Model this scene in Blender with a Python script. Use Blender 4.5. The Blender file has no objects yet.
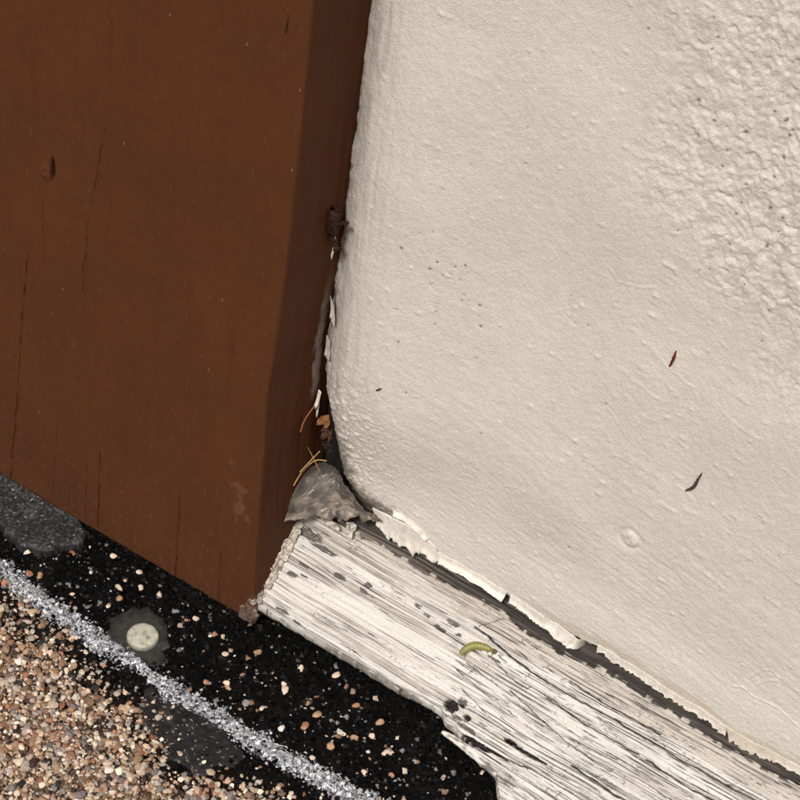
import bpy, bmesh, math
import numpy as np
from mathutils import Vector, Matrix

S = bpy.context.scene
COL = S.collection
rng = np.random.default_rng(11)
MM = 0.001

# ---------------------------------------------------------------- camera
cam_d = bpy.data.cameras.new('camera'); cam = bpy.data.objects.new('camera', cam_d); COL.objects.link(cam)
cr = Vector((0.83798393, 0.53694109, 0.09735093)); cu = Vector((-0.45572921, 0.59047691, 0.666069)); cd = Vector((-0.30015633, 0.60252078, -0.7395099))
cam.matrix_world = Matrix(((cr.x, cu.x, -cd.x, 274.586*MM), (cr.y, cu.y, -cd.y, -495.158*MM), (cr.z, cu.z, -cd.z, 716.216*MM), (0, 0, 0, 1)))
cam_d.sensor_width = 36.0; cam_d.lens = 36.0*2643.92/800.0
cam_d.clip_start = 0.02; cam_d.clip_end = 200.0
S.camera = cam

# ---------------------------------------------------------------- sky, sun, exposure
SUN_EL, SUN_AZ = math.radians(54), math.radians(5)      # azimuth measured from straight out of the wall, plus = towards the sill side
sdir = Vector((math.sin(SUN_AZ)*math.cos(SUN_EL), -math.cos(SUN_AZ)*math.cos(SUN_EL), math.sin(SUN_EL)))
world = bpy.data.worlds.new('World'); S.world = world; world.use_nodes = True
wn = world.node_tree; bg = wn.nodes['Background']
sky = wn.nodes.new('ShaderNodeTexSky'); sky.sky_type = 'NISHITA'; sky.sun_disc = False
sky.sun_elevation = SUN_EL; sky.sun_rotation = math.atan2(sdir.x, sdir.y); sky.air_density = 1.0; sky.dust_density = 6.0; sky.ozone_density = 0.6
wn.links.new(sky.outputs['Color'], bg.inputs['Color']); bg.inputs['Strength'].default_value = 0.085
sl = bpy.data.lights.new('sun', 'SUN'); so = bpy.data.objects.new('sun', sl); COL.objects.link(so)
sl.energy = 2.9; sl.angle = math.radians(10); sl.color = (1.0, 0.975, 0.94)
so.rotation_euler = sdir.to_track_quat('Z', 'Y').to_euler(); so.location = (0, -1, 2)
S.view_settings.view_transform = 'Standard'; S.view_settings.look = 'None'
S.view_settings.gamma = 1.0; S.view_settings.exposure = -0.12; S.view_settings.use_curve_mapping = False
S.render.engine = 'CYCLES'; S.cycles.use_denoising = False
S.cycles.max_bounces = 6

# ---------------------------------------------------------------- numpy noise
_perm = rng.permutation(512); _perm = np.concatenate([_perm, _perm, _perm])
_ga = rng.random(512)*2*np.pi; _gx, _gy = np.cos(_ga), np.sin(_ga)
def perlin(x, y, seed=0):
    x = np.asarray(x, float); y = np.asarray(y, float)
    xi = np.floor(x).astype(np.int64); yi = np.floor(y).astype(np.int64)
    xf, yf = x-xi, y-yi
    u = xf*xf*xf*(xf*(xf*6-15)+10); v = yf*yf*yf*(yf*(yf*6-15)+10)
    def g(a, b, fx, fy):
        h = _perm[(_perm[(xi+a+seed*37) & 511] + yi+b) & 511]
        return _gx[h]*fx + _gy[h]*fy
    n0 = g(0, 0, xf, yf)*(1-u) + g(1, 0, xf-1, yf)*u
    n1 = g(0, 1, xf, yf-1)*(1-u) + g(1, 1, xf-1, yf-1)*u
    return (n0*(1-v) + n1*v)*1.5
def fbm(x, y, o=4, seed=0, gain=0.5):
    r, a, f = 0, 1.0, 1.0
    for i in range(o):
        r = r + a*perlin(x*f+i*17.3, y*f-i*9.1, seed+i); a *= gain; f *= 2.03
    return r
def sm(a, b, x):
    t = np.clip((x-a)/(b-a), 0, 1); return t*t*(3-2*t)
def mix(a, b, m):
    m = np.asarray(m)[..., None]; return a*(1-m) + np.asarray(b)*m
def segdist(X, Y, pts):
    d = np.full(X.shape, 1e9)
    for (ax, ay), (bx, by) in zip(pts[:-1], pts[1:]):
        vx, vy = bx-ax, by-ay; L = vx*vx+vy*vy+1e-12
        t = np.clip(((X-ax)*vx+(Y-ay)*vy)/L, 0, 1)
        d = np.minimum(d, np.hypot(X-ax-t*vx, Y-ay-t*vy))
    return d

# ---------------------------------------------------------------- mesh helpers (millimetres in, metres out)
def link(me, name, mat, parent=None, loc=None):
    o = bpy.data.objects.new(name, me); COL.objects.link(o)
    if mat is not None and not me.materials: me.materials.append(mat)
    if loc is not None: o.location = [c*MM for c in loc]
    if parent: o.parent = parent
    return o
def raw_mesh(name, V, F, C=None, smooth=True, extra=None):
    me = bpy.data.meshes.new(name); V = np.asarray(V, np.float32)*MM; F = np.asarray(F, np.int32)
    k = F.shape[1]
    me.vertices.add(len(V)); me.vertices.foreach_set('co', V.ravel())
    me.loops.add(F.size); me.loops.foreach_set('vertex_index', F.ravel())
    me.polygons.add(len(F)); me.polygons.foreach_set('loop_start', np.arange(0, F.size, k, dtype=np.int32))
    me.polygons.foreach_set('use_smooth', np.full(len(F), smooth, dtype=bool))
    if C is not None:
        a = me.attributes.new('Col', 'FLOAT_COLOR', 'POINT')
        a.data.foreach_set('color', np.concatenate([C, np.ones((len(C), 1))], 1).astype(np.float32).ravel())
    for n, arr in (extra or {}).items():
        a = me.attributes.new(n, 'FLOAT', 'POINT'); a.data.foreach_set('value', np.asarray(arr, np.float32).ravel())
    me.update(calc_edges=True); me.validate()
    return me
def grid_faces(nr, nc, flip=False):
    i = np.arange(nr*nc).reshape(nr, nc)
    q = np.stack([i[:-1, :-1], i[:-1, 1:], i[1:, 1:], i[1:, :-1]], -1).reshape(-1, 4)
    return q[:, ::-1] if flip else q
def grid_mesh(name, P, C=None, flip=False, extra=None, smooth=True):
    nr, nc = P.shape[:2]
    return raw_mesh(name, P.reshape(-1, 3), grid_faces(nr, nc, flip), None if C is None else C.reshape(-1, 3), smooth, extra)
def tag(o, label=None, cat=None, group=None, kind=None):
    if label: o['label'] = label
    if cat: o['category'] = cat
    if group: o['group'] = group
    if kind: o['kind'] = kind
    return o
def empty(name, loc=(0, 0, 0)):
    o = bpy.data.objects.new(name, None); COL.objects.link(o); o.location = [c*MM for c in loc]; o.empty_display_size = 0.01
    return o
def child(me, name, mat, parent):              # mesh given in scene coordinates, parented to an Empty anywhere
    o = link(me, name, mat, parent); o.location = -parent.location
    return o
def far(a, b, n, p=2.2):                       # coarse continuation of a fine coordinate row
    t = np.linspace(0, 1, n+1)[1:]; return a+(b-a)*t**p

# ---------------------------------------------------------------- materials
def mat(name, color=None, rough=0.6, spec=0.4, attr=False, objcol=False, var=0.12, vscale=900, bump=0.0, bscale=1500, rvar=0.0, sss=0.0, sheen=None, trans=0.0):
    m = bpy.data.materials.new(name); m.use_nodes = True; nt = m.node_tree; N = nt.nodes; Lk = nt.links
    b = N['Principled BSDF']; b.inputs['Roughness'].default_value = rough; b.inputs['Specular IOR Level'].default_value = spec
    tc = N.new('ShaderNodeTexCoord')
    if attr:
        src = N.new('ShaderNodeAttribute'); src.attribute_name = 'Col'; base = src.outputs['Color']
    elif objcol:
        src = N.new('ShaderNodeObjectInfo'); base = src.outputs['Color']
    else:
        src = N.new('ShaderNodeRGB'); src.outputs[0].default_value = (*color, 1); base = src.outputs[0]
    n1 = N.new('ShaderNodeTexNoise'); n1.inputs['Scale'].default_value = vscale; n1.inputs['Detail'].default_value = 5
    Lk.new(tc.outputs['Object'], n1.inputs['Vector'])
    mr = N.new('ShaderNodeMapRange'); mr.inputs['From Min'].default_value = 0.25; mr.inputs['From Max'].default_value = 0.75
    mr.inputs['To Min'].default_value = 1-var; mr.inputs['To Max'].default_value = 1+var
    Lk.new(n1.outputs['Fac'], mr.inputs['Value'])
    mx = N.new('ShaderNodeVectorMath'); mx.operation = 'SCALE'
    Lk.new(base, mx.inputs[0]); Lk.new(mr.outputs[0], mx.inputs['Scale']); Lk.new(mx.outputs[0], b.inputs['Base Color'])
    if rvar:
        m2 = N.new('ShaderNodeMapRange'); m2.inputs['To Min'].default_value = max(0, rough-rvar); m2.inputs['To Max'].default_value = min(1, rough+rvar)
        m2.inputs['From Min'].default_value = 0.3; m2.inputs['From Max'].default_value = 0.7
        Lk.new(n1.outputs['Fac'], m2.inputs['Value']); Lk.new(m2.outputs[0], b.inputs['Roughness'])
    if bump:
        n2 = N.new('ShaderNodeTexNoise'); n2.inputs['Scale'].default_value = bscale; n2.inputs['Detail'].default_value = 6
        Lk.new(tc.outputs['Object'], n2.inputs['Vector'])
        bp = N.new('ShaderNodeBump'); bp.inputs['Strength'].default_value = 1.0; bp.inputs['Distance'].default_value = bump*MM
        Lk.new(n2.outputs['Fac'], bp.inputs['Height']); Lk.new(bp.outputs[0], b.inputs['Normal'])
    if sss:
        b.inputs['Subsurface Weight'].default_value = sss; b.inputs['Subsurface Radius'].default_value = (0.0012, 0.0010, 0.0006); b.inputs['Subsurface Scale'].default_value = 1.0
    if trans: b.inputs['Transmission Weight'].default_value = trans
    return m
M_stucco = mat('stucco_paint', attr=True, rough=0.62, spec=0.3, var=0.07, vscale=1500, bump=0.20, bscale=1700)
M_sill = mat('flaking_white_paint', attr=True, rough=0.66, spec=0.3, var=0.10, vscale=1500, bump=0.14, bscale=1800)
M_post = mat('brown_gloss_paint', attr=True, rough=0.68, spec=0.05, var=0.07, vscale=260, bump=0.03, bscale=1200, rvar=0.08)
M_tar = mat('black_tar', attr=True, rough=0.85, spec=0.05, var=0.5, vscale=700, bump=0.35, bscale=1600)
M_grit = mat('grit', attr=True, rough=0.55, spec=0.22, var=0.22, vscale=2200, bump=0.05, bscale=3500)
M_blackgrit = mat('tar_coated_grit', attr=True, rough=0.5, spec=0.07, var=0.3, vscale=2200, bump=0.05, bscale=3500)
M_stone = mat('pebble_stone', objcol=True, rough=0.55, spec=0.4, var=0.22, vscale=1600, bump=0.10, bscale=2500)
M_flake = mat('paint_film', attr=True, rough=0.6, spec=0.3, var=0.08, vscale=900, bump=0.08, bscale=1500)
M_seal = mat('old_sealant', attr=True, rough=0.42, spec=0.45, var=0.16, vscale=350, bump=0.10, bscale=800, rvar=0.12)
M_tarseal = mat('smeared_sealant', attr=True, rough=0.6, spec=0.2, var=0.25, vscale=420, bump=0.08, bscale=900, rvar=0.12)
M_nail = mat('chalky_nail_head', attr=True, rough=0.62, spec=0.35, var=0.14, vscale=700, bump=0.06, bscale=1500)
M_bug = mat('caterpillar_skin', attr=True, rough=0.4, spec=0.45, var=0.12, vscale=900, bump=0.05, bscale=2500, sss=0.25)
M_dry = mat('dry_plant', objcol=True, rough=0.7, spec=0.2, var=0.3, vscale=1500, bump=0.08, bscale=2000)
M_plinth = mat('tarred_plinth', (0.03, 0.028, 0.027), rough=0.8, spec=0.2, var=0.4, vscale=120, bump=0.4, bscale=300)

# ================================================================= GROUND
xs = np.concatenate([far(-190, -8000, 14, 3)[::-1], np.linspace(-190, 200, 440), far(200, 8000, 14, 3)])
ys = np.concatenate([far(-190, -8000, 14, 3)[::-1], np.linspace(-190, 20, 240), far(20, 3000, 10, 3)])
GX, GY = np.meshgrid(xs, ys)
GRAV = np.array([(-400, -66), (-110, -67), (-75, -70), (-46, -74), (-26, -79), (-5, -80), (15, -88), (33, -79), (49, -74), (75, -71), (120, -70), (400, -70)])
def gravel_amt(x, y):                       # 1 deep in the gravel, 0 on bare tar
    e = np.interp(x, GRAV[:, 0], GRAV[:, 1]) + 5.5*sm(40, -30, x) + 5*fbm(x/14, y/14, 3, 3)
    return sm(7, -22, y-e)
def ground_h(x, y):
    return 0.55*fbm(x/9, y/9, 3, 1) + 0.42*fbm(x/2.2, y/2.2, 3, 2) + 0.9*fbm(x/45, y/45, 2, 9)
H = ground_h(GX, GY)
ga = gravel_amt(GX, GY)
gc = np.full(GX.shape+(3,), 0.0) + np.array([0.0035, 0.0034, 0.0034])
gc = mix(gc, [0.009, 0.0085, 0.0085], sm(0.1, 0.8, fbm(GX/22, GY/22, 4, 5))*0.7)
gc = mix(gc, [0.03, 0.019, 0.013], ga*0.9); gc = mix(gc, [0.16, 0.105, 0.07], sm(-88, -112, GY+0.25*GX+4*fbm(GX/12, GY/12, 2, 4))*0.9)
# far from the picture the gravel colour carries on as flat colour
farm = sm(180, 320, np.maximum(np.abs(GX), -GY)); gc = mix(gc, [0.24, 0.16, 0.11], farm*(GY < -60))
me = grid_mesh('ground', np.stack([GX, GY, H], -1), gc)
ground = tag(link(me, 'ground', M_tar), 'black tar ground with gravel washed over it', 'ground', kind='structure')

# ---------------------------------------------------------------- stone shapes
def ico(sub, seed, flat=0.7, jit=0.22):
    bm = bmesh.new(); bmesh.ops.create_icosphere(bm, subdivisions=sub, radius=1.0)
    r = np.random.default_rng(seed); cut = [(Vector(r.normal(size=3)).normalized(), r.uniform(0.55, 0.85)) for _ in range(7)]
    for v in bm.verts:
        p = v.co.copy()
        for n, d in cut:
            t = p.dot(n)
            if t > d: p -= n*(t-d)*0.9
        p *= 1+r.uniform(-jit, jit)*0.5
        v.co = Vector((p.x*1.12, p.y*0.95, p.z*flat))
    V = np.array([v.co[:] for v in bm.verts]); F = np.array([[v.index for v in f.verts] for f in bm.faces]); bm.free()
    return V, F
SH1 = [ico(2, 100+i, 0.62+0.3*((i*7) % 5)/5) for i in range(10)]     # 80 triangles
SH0 = [ico(1, 200+i, 0.75, 0.5) for i in range(10)]                  # 20 triangles
def octa(seed):
    q = np.random.default_rng(seed); V = np.array([(1, 0, 0), (-1, 0, 0), (0, 1, 0), (0, -1, 0), (0, 0, .9), (0, 0, -.9)], float)*q.uniform(0.7, 1.25, (6, 1))+q.normal(0, 0.16, (6, 3))
    return V, np.array([(0, 2, 4), (2, 1, 4), (1, 3, 4), (3, 0, 4), (2, 0, 5), (1, 2, 5), (3, 1, 5), (0, 3, 5)])
SH8 = [octa(300+i) for i in range(14)]
def scatter(name, x, y, z, r, colr, shapes, material, smooth=False):
    Vs, Fs, Cs = [], [], []; off = 0
    kind = rng.integers(0, len(shapes), len(x))
    ang = rng.random((len(x), 3))*np.array([2*np.pi, 0.9, 2*np.pi]); ang[:, 1] -= 0.45
    asp = rng.uniform(0.72, 1.35, len(x))
    for k, (V, F) in enumerate(shapes):
        i = np.where(kind == k)[0]
        if not len(i): continue
        a, b, c = ang[i].T
        P = np.repeat(V[None], len(i), 0).copy(); P[..., 0] *= asp[i, None]
        X, Y, Zz = P[..., 0], P[..., 1], P[..., 2]
        X, Y = X*np.cos(a)[:, None]-Y*np.sin(a)[:, None], X*np.sin(a)[:, None]+Y*np.cos(a)[:, None]
        Y, Zz = Y*np.cos(b)[:, None]-Zz*np.sin(b)[:, None], Y*np.sin(b)[:, None]+Zz*np.cos(b)[:, None]
        X, Y = X*np.cos(c)[:, None]-Y*np.sin(c)[:, None], X*np.sin(c)[:, None]+Y*np.cos(c)[:, None]
        P = np.stack([X, Y, Zz], -1)*r[i, None, None] + np.stack([x[i], y[i], z[i]], -1)[:, None]
        nv = len(V)
        Vs.append(P.reshape(-1, 3)); Cs.append(np.repeat(colr[i], nv, 0))
        Fs.append((F[None]+(off+np.arange(len(i))*nv)[:, None, None]).reshape(-1, 3)); off += nv*len(i)
    me = raw_mesh(name, np.concatenate(Vs), np.concatenate(Fs), np.concatenate(Cs), smooth)
    return link(me, name, material)
PAL = np.array([(0.70, 0.55, 0.39), (0.60, 0.42, 0.27), (0.80, 0.70, 0.55), (0.34, 0.19, 0.095), (0.40, 0.165, 0.06), (0.20, 0.115, 0.07),
                (0.30, 0.27, 0.24), (0.17, 0.155, 0.145), (0.03, 0.028, 0.028), (0.07, 0.035, 0.03), (0.45, 0.37, 0.29), (0.44, 0.27, 0.16)])
PW = np.array([.14, .14, .07, .15, .05, .11, .06, .05, .07, .03, .07, .08]); PW = PW/PW.sum()
def pal(n):
    c = PAL[rng.choice(len(PAL), n, p=PW)]; return np.clip((0.82*c+0.18*c.mean(1, keepdims=True))*rng.uniform(0.6, 1.2, (n, 1))*rng.uniform(0.95, 1.05, (n, 3)), 0.01, 0.8)
def field(n, x0, x1, y0, y1): return rng.uniform(x0, x1, n), rng.uniform(y0, y1, n)

# gravel: coarse layer, fine layer (nobody could count these)
x, y = field(30000, -105, 100, -150, -40)
x2, y2 = field(60000, -330, 320, -330, -46)
_o = ((np.abs(x2+2.5) > 102.5) | (y2 < -150)) & (rng.random(len(x2)) < 0.9*sm(340, 190, np.hypot(x2, y2+60))+0.1); x, y = np.concatenate([x, x2[_o]]), np.concatenate([y, y2[_o]])
g = gravel_amt(x, y); keep = rng.random(len(x)) < np.clip(g**1.3*1.15+0.035, 0, 1); x, y, g = x[keep], y[keep], g[keep]
r = np.clip(rng.lognormal(math.log(0.65), 0.38, len(x)), 0.34, 1.7)
_f = (np.abs(x+2.5) > 102.5) | (y < -150); r = np.where(_f, r*1.25, r); r = np.where(g < 0.1, r*0.75, r); z = ground_h(x, y)+r*0.35+g*rng.uniform(0, 1.5, len(x))
inview = (y > -140) & (x > -95) & (x < 85) & (r > 0.7)
o1 = scatter('gravel', x[inview], y[inview], z[inview], r[inview], pal(inview.sum()), SH1, M_grit)
tag(o1, 'loose tan cream and brown gravel heaped at the lower left', 'gravel', kind='stuff')
o2 = scatter('fine_gravel', x[~inview], y[~inview], z[~inview], r[~inview], pal((~inview).sum()), SH8, M_grit)
tag(o2, 'finer brown and cream gravel lying between the bigger stones', 'gravel', kind='stuff')
# black grit with a few grey sparkles on the tar
x, y = field(34000, -150, 150, -100, 10)
_k = (np.hypot((x+28.5)/11.5, (y+55)/11.5) > 1) & ((np.hypot((x-8)/17, (y+77)/9.5) > 1) | (rng.random(len(x)) < 0.25)); x, y = x[_k], y[_k]
keep = rng.random(len(x)) < np.clip(1.1-gravel_amt(x, y), 0.05, 1)*(0.55+0.5*sm(-.4, .4, fbm(x/16, y/16, 3, 8))); x, y = x[keep], y[keep]
r = np.clip(rng.lognormal(math.log(0.52), 0.4, len(x)), 0.2, 1.5); z = ground_h(x, y)+r*0.3
c = np.full((len(x), 3), 1.0)*np.exp(rng.normal(math.log(0.004), 0.6, len(x)))[:, None]
sp = rng.random(len(x)); c[sp > 0.94] = np.array([0.13, 0.128, 0.125])*rng.uniform(0.3, 1.8, ((sp > 0.94).sum(), 1)); c[sp > 0.985] = pal((sp > 0.985).sum())
tag(scatter('tar_grit', x, y, z, r, c, SH8, M_blackgrit), 'black crushed grit bedded in the tar strip below the post', 'grit', kind='stuff')

# white silvery grit stripe running parallel to the wall
ST = np.array([(-300, -58), (-120, -58.5), (-83, -60.5), (-63, -63.6), (-48.6, -64.0), (-32.4, -65.6), (-16.4, -66.3), (-8.2, -67.6), (8.8, -66.9), (25.2, -67.2), (44.3, -66.4), (59, -65.2), (70.6, -65.1), (120, -64), (300, -63)])
n = 30000
x = np.concatenate([rng.uniform(-105, 105, 22000), rng.uniform(-320, 320, n-22000)]); w = 3.4+1.2*fbm(x/11, x*0+3, 2, 12)
w = w*(1-0.55*np.exp(-((x+17)/6)**2))
off = rng.normal(0, 0.52, n); y = np.interp(x, ST[:, 0], ST[:, 1])+off*w+0.9*fbm(x/6, x*0, 2, 13)
r = np.clip(rng.lognormal(math.log(0.32), 0.45, n), 0.14, 1.05); crown = 1.1*np.exp(-(off*1.1)**2)
z = ground_h(x, y)+r*0.4+crown*rng.random(n)
v = np.exp(rng.normal(math.log(0.38), 0.48, n)); v = np.clip(v, 0.03, 0.8)
dk = rng.random(n) < 0.2; v[dk] *= 0.12
c = np.stack([v*0.96, v*0.985, v*1.04], 1)
tag(scatter('white_stripe', x, y, z, r, c, SH8, M_grit), 'rough silvery white stripe of crushed grit across the ground', 'stripe', kind='stuff')

# ---------------------------------------------------------------- loose pebbles, each its own thing
PEB = [(-67.9,-40.3,'r'),(-70.2,-55.1,'t'),(-80.0,-49.0,'c'),(-57.7,-43.0,'w'),(-43.0,-46.4,'t'),(-45.8,-43.1,'c'),(-44.2,-33.9,'c'),(-39.8,-38.7,'c'),(-33.2,-37.4,'c'),(-19.2,-40.7,'o'),(-17.0,-38.5,'c'),(-5.6,-38.9,'c'),(-8.3,-39.8,'o'),(-1.0,-44.2,'c'),(-56.9,-54.2,'c'),(-60.3,-51.9,'g'),(-55.2,-33.4,'c'),(-74.2,-55.9,'o'),(-24.4,-39.8,'g'),(7.1,-37.2,'t'),(6.1,-41.0,'b'),(22.6,-33.8,'c'),(33.9,-29.0,'c'),(23.6,-44.7,'c'),(21.4,-54.9,'c'),(39.0,-31.3,'b'),(45.9,-35.7,'o'),(45.7,-41.4,'g'),(56.5,-42.2,'c'),(37.5,-46.4,'t'),(36.8,-52.4,'o'),(52.7,-46.6,'t'),(62.4,-55.4,'c'),(47.2,-47.2,'w'),(16.0,-56.4,'g'),(31.2,-57.6,'w'),(0.3,-57.0,'o'),(7.8,-55.0,'t'),(6.4,-53.5,'c'),(22.0,-42.9,'c'),(48.1,-53.9,'t'),(45.5,-61.1,'c'),(63.9,-45.1,'c'),(70.3,-51.5,'o'),(56.0,-36.7,'t'),(73.4,-42.4,'g'),(24.9,-19.7,'b')]
PCOL = {'r': (0.34, 0.12, 0.07), 't': (0.40, 0.245, 0.14), 'c': (0.66, 0.52, 0.39), 'w': (0.62, 0.58, 0.52), 'o': (0.36, 0.18, 0.09), 'g': (0.26, 0.24, 0.22), 'b': (0.24, 0.13, 0.085)}
PNAME = {'r': 'reddish', 't': 'tan', 'c': 'cream', 'w': 'off-white', 'o': 'orange', 'g': 'grey', 'b': 'dark brown'}
PSH = []
for i in range(6):
    V, F = SH1[i]; V = V.copy(); V[:, 2] -= V[:, 2].min(); PSH.append(raw_mesh('pebble', V, F, smooth=False)); PSH[-1].materials.append(M_stone)
def where(px, py):
    if px < -62: return 'on the tar below the grey chunk at far left'
    if px < -48: return 'on the tar just right of the grey chunk'
    if px < -10: return 'on black tar between the nail and the brown post'
    if px < 15: return 'on the tar below the brown post corner' if py > -50 else 'on the tar along the white stripe right of the nail'
    if py > -35: return 'in the shade tight under the white sill'
    if px < 45: return 'midway between the white stripe and the sill' if py > -50 else 'close beside the white stripe below the sill'
    return 'on the tar at the bottom middle of the picture'
pebs = []
for i, (px, py, k) in enumerate(PEB):
    o = link(PSH[i % 6], 'pebble', None)
    s = rng.uniform(0.95, 1.4)*(1.15 if k in 'to' else 1.0)
    o.scale = (s*rng.uniform(0.9, 1.3), s*rng.uniform(0.8, 1.05), s*rng.uniform(0.75, 1.0)); o.rotation_euler = (rng.uniform(-.12, .12), rng.uniform(-.12, .12), rng.uniform(0, 6.3))
    o.location = (px*MM, py*MM, (float(ground_h(np.array([px]), np.array([py]))[0])-0.15)*MM)
    cc = np.array(PCOL[k])*rng.uniform(0.85, 1.12); o.color = (*cc, 1)
    pebs.append((o, PNAME[k], where(px, py), 0.838*px+0.537*py))
ORD = ['leftmost', 'second from left', 'third from left', 'fourth from left', 'fifth from left', 'sixth from left']
for o, nm, wh, q in pebs:
    row = sorted(p[3] for p in pebs if p[1] == nm and p[2] == wh)
    if len(row) == 1: lb = '%s pebble lying loose %s' % (nm, wh)
    elif len(row) == 2: lb = '%s %s pebble of the two %s' % ('left' if q == row[0] else 'right', nm, wh)
    else: lb = '%s %s pebble %s' % ('rightmost' if q == row[-1] else ORD[row.index(q)], nm, wh)
    tag(o, lb, 'pebble', 'loose pebbles on the black tar')

# ---------------------------------------------------------------- flat blobs on the ground
def blob(name, outline, height, mat_, colfn, z0=0.3, rings=18, n=96, jag=0.8, seed=0, follow=1.0, top=0.6):
    P = np.array(outline, float); c = P.mean(0); ang = np.linspace(0, 2*np.pi, n, endpoint=False)
    pa = np.arctan2(P[:, 1]-c[1], P[:, 0]-c[0]); pr = np.hypot(P[:, 0]-c[0], P[:, 1]-c[1]); o_ = np.argsort(pa)
    R = np.interp(ang, np.concatenate([pa[o_]-2*np.pi, pa[o_], pa[o_]+2*np.pi]), np.tile(pr[o_], 3))if False else np.interp((ang+np.pi) % (2*np.pi)-np.pi, np.concatenate([pa[o_]-2*np.pi, pa[o_], pa[o_]+2*np.pi]), np.tile(pr[o_], 3))
    for _ in range(2): R = 0.25*np.roll(R, 1)+0.5*R+0.25*np.roll(R, -1)
    R = R + jag*fbm(np.cos(ang)*4, np.sin(ang)*4, 3, seed+3)
    t = np.linspace(0, 1, rings)**0.8
    X = c[0]+np.cos(ang)[None]*R[None]*t[:, None]; Y = c[1]+np.sin(ang)[None]*R[None]*t[:, None]
    prof = np.clip(1-t**4, 0, 1)**top
    Z = ground_h(X, Y)*follow + z0 + height*prof[:, None]*(1+0.15*fbm(X/7, Y/7, 2, seed)) - 0.9*(t[:, None] > 0.995)
    Cc = colfn(X, Y, np.broadcast_to(t[:, None], X.shape))
    V = np.stack([X, Y, Z], -1); i = np.arange(rings*n).reshape(rings, n); j = np.roll(i, -1, 1)
    F = np.stack([i[:-1], i[1:], j[1:], j[:-1]], -1).reshape(-1, 4)
    return raw_mesh(name, V.reshape(-1, 3), F, Cc.reshape(-1, 3))
def patch_col(X, Y, t):
    c = np.full(X.shape+(3,), 1.0)*np.array([0.015, 0.0147, 0.0147])
    c = mix(c, [0.04, 0.038, 0.036], sm(0.1, 0.7, fbm(X/5, Y/5, 3, 21))*0.7); c = mix(c, [0.35, 0.31, 0.27], (fbm(X/1.1, Y/1.1, 2, 22) > 0.72)*0.8); return c
tag(link(blob('tar_patch', [(-14, -70), (-3, -66.5), (10, -69.5), (20, -70.5), (27.5, -75), (23.5, -85), (12.9, -89.1), (1, -85)], 0.3, M_tarseal, patch_col, 0.75, seed=31, jag=2.6, rings=40, n=160, follow=0.35), 'tar_patch', M_tarseal),
    'smooth dark grey tar patch between gravel and white stripe', 'tar patch')
nail = empty('roofing_nail', (-26.4, -55.9, 0.0)); tag(nail, 'round pale nail head set in dark sealant beside the white stripe', 'nail')
def halo_col(X, Y, t):
    c = np.full(X.shape+(3,), 1.0)*np.array([0.040, 0.0385, 0.035]); c = mix(c, [0.016, 0.0155, 0.015], sm(0.62, 0.9, t)*0.7)
    return mix(c, [0.075, 0.07, 0.06], sm(0.15, 0.8, fbm(X/4, Y/4, 3, 41))*0.6)
child(blob('sealant_patch', [(-40.5, -53.5), (-36.2, -46.0), (-28.6, -44.0), (-20.5, -50.0), (-16.5, -57), (-11.5, -65.0), (-18.8, -64.0), (-27.5, -67.1), (-36.0, -62.0)], 0.9, None, halo_col, 0.5, seed=40, jag=1.5, rings=30, n=120, follow=0.25), 'sealant_patch', M_tarseal, nail)
RS = 0.9
rr = np.concatenate([np.linspace(0, 5.3, 26), 5.3+0.75*np.sin(np.linspace(0.2, np.pi/2, 6)), np.full(4, 6.08)]); zz = np.concatenate([2.9-0.035*np.linspace(0, 5.3, 26)**1.6, 2.36-0.75*(1-np.cos(np.linspace(0.2, np.pi/2, 6)))-0.03, np.array([1.4, 1.0, .6, .2])])
an = np.linspace(0, 2*np.pi, 72, endpoint=False)
X = -26.4+RS*rr[:, None]*np.cos(an); Y = -55.9+RS*rr[:, None]*np.sin(an); Z = zz[:, None]+0.7+0.05*fbm(X/2.2, Y/2.2, 3, 44)-0.35*np.exp(-((X+24.3)**2+(Y+55.6)**2)/0.5)-0.18*np.exp(-(np.abs((X+25)*0.8+(Y+55)*0.6)/0.25)**2)*(X > -26.5)
c = np.full(X.shape+(3,), 1.0)*np.array([0.47, 0.46, 0.37]); c = mix(c, [0.20, 0.20, 0.15], sm(0.0, 0.7, fbm(X/2.5, Y/2.5, 4, 45))*0.6); c = mix(c, [0.10, 0.10, 0.08], np.exp(-((X+24.3)**2+(Y+55.6)**2)/0.7)*0.7); c = mix(c, [0.16, 0.155, 0.12], sm(5.2, 5.9, rr[:, None]+0*X)*0.6)
i = np.arange(X.size).reshape(X.shape); j = np.roll(i, -1, 1)
child(raw_mesh('nail_head', np.stack([X, Y, Z], -1).reshape(-1, 3), np.stack([i[:-1], i[1:], j[1:], j[:-1]], -1).reshape(-1, 4), c.reshape(-1, 3)), 'nail_head', M_nail, nail)

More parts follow.
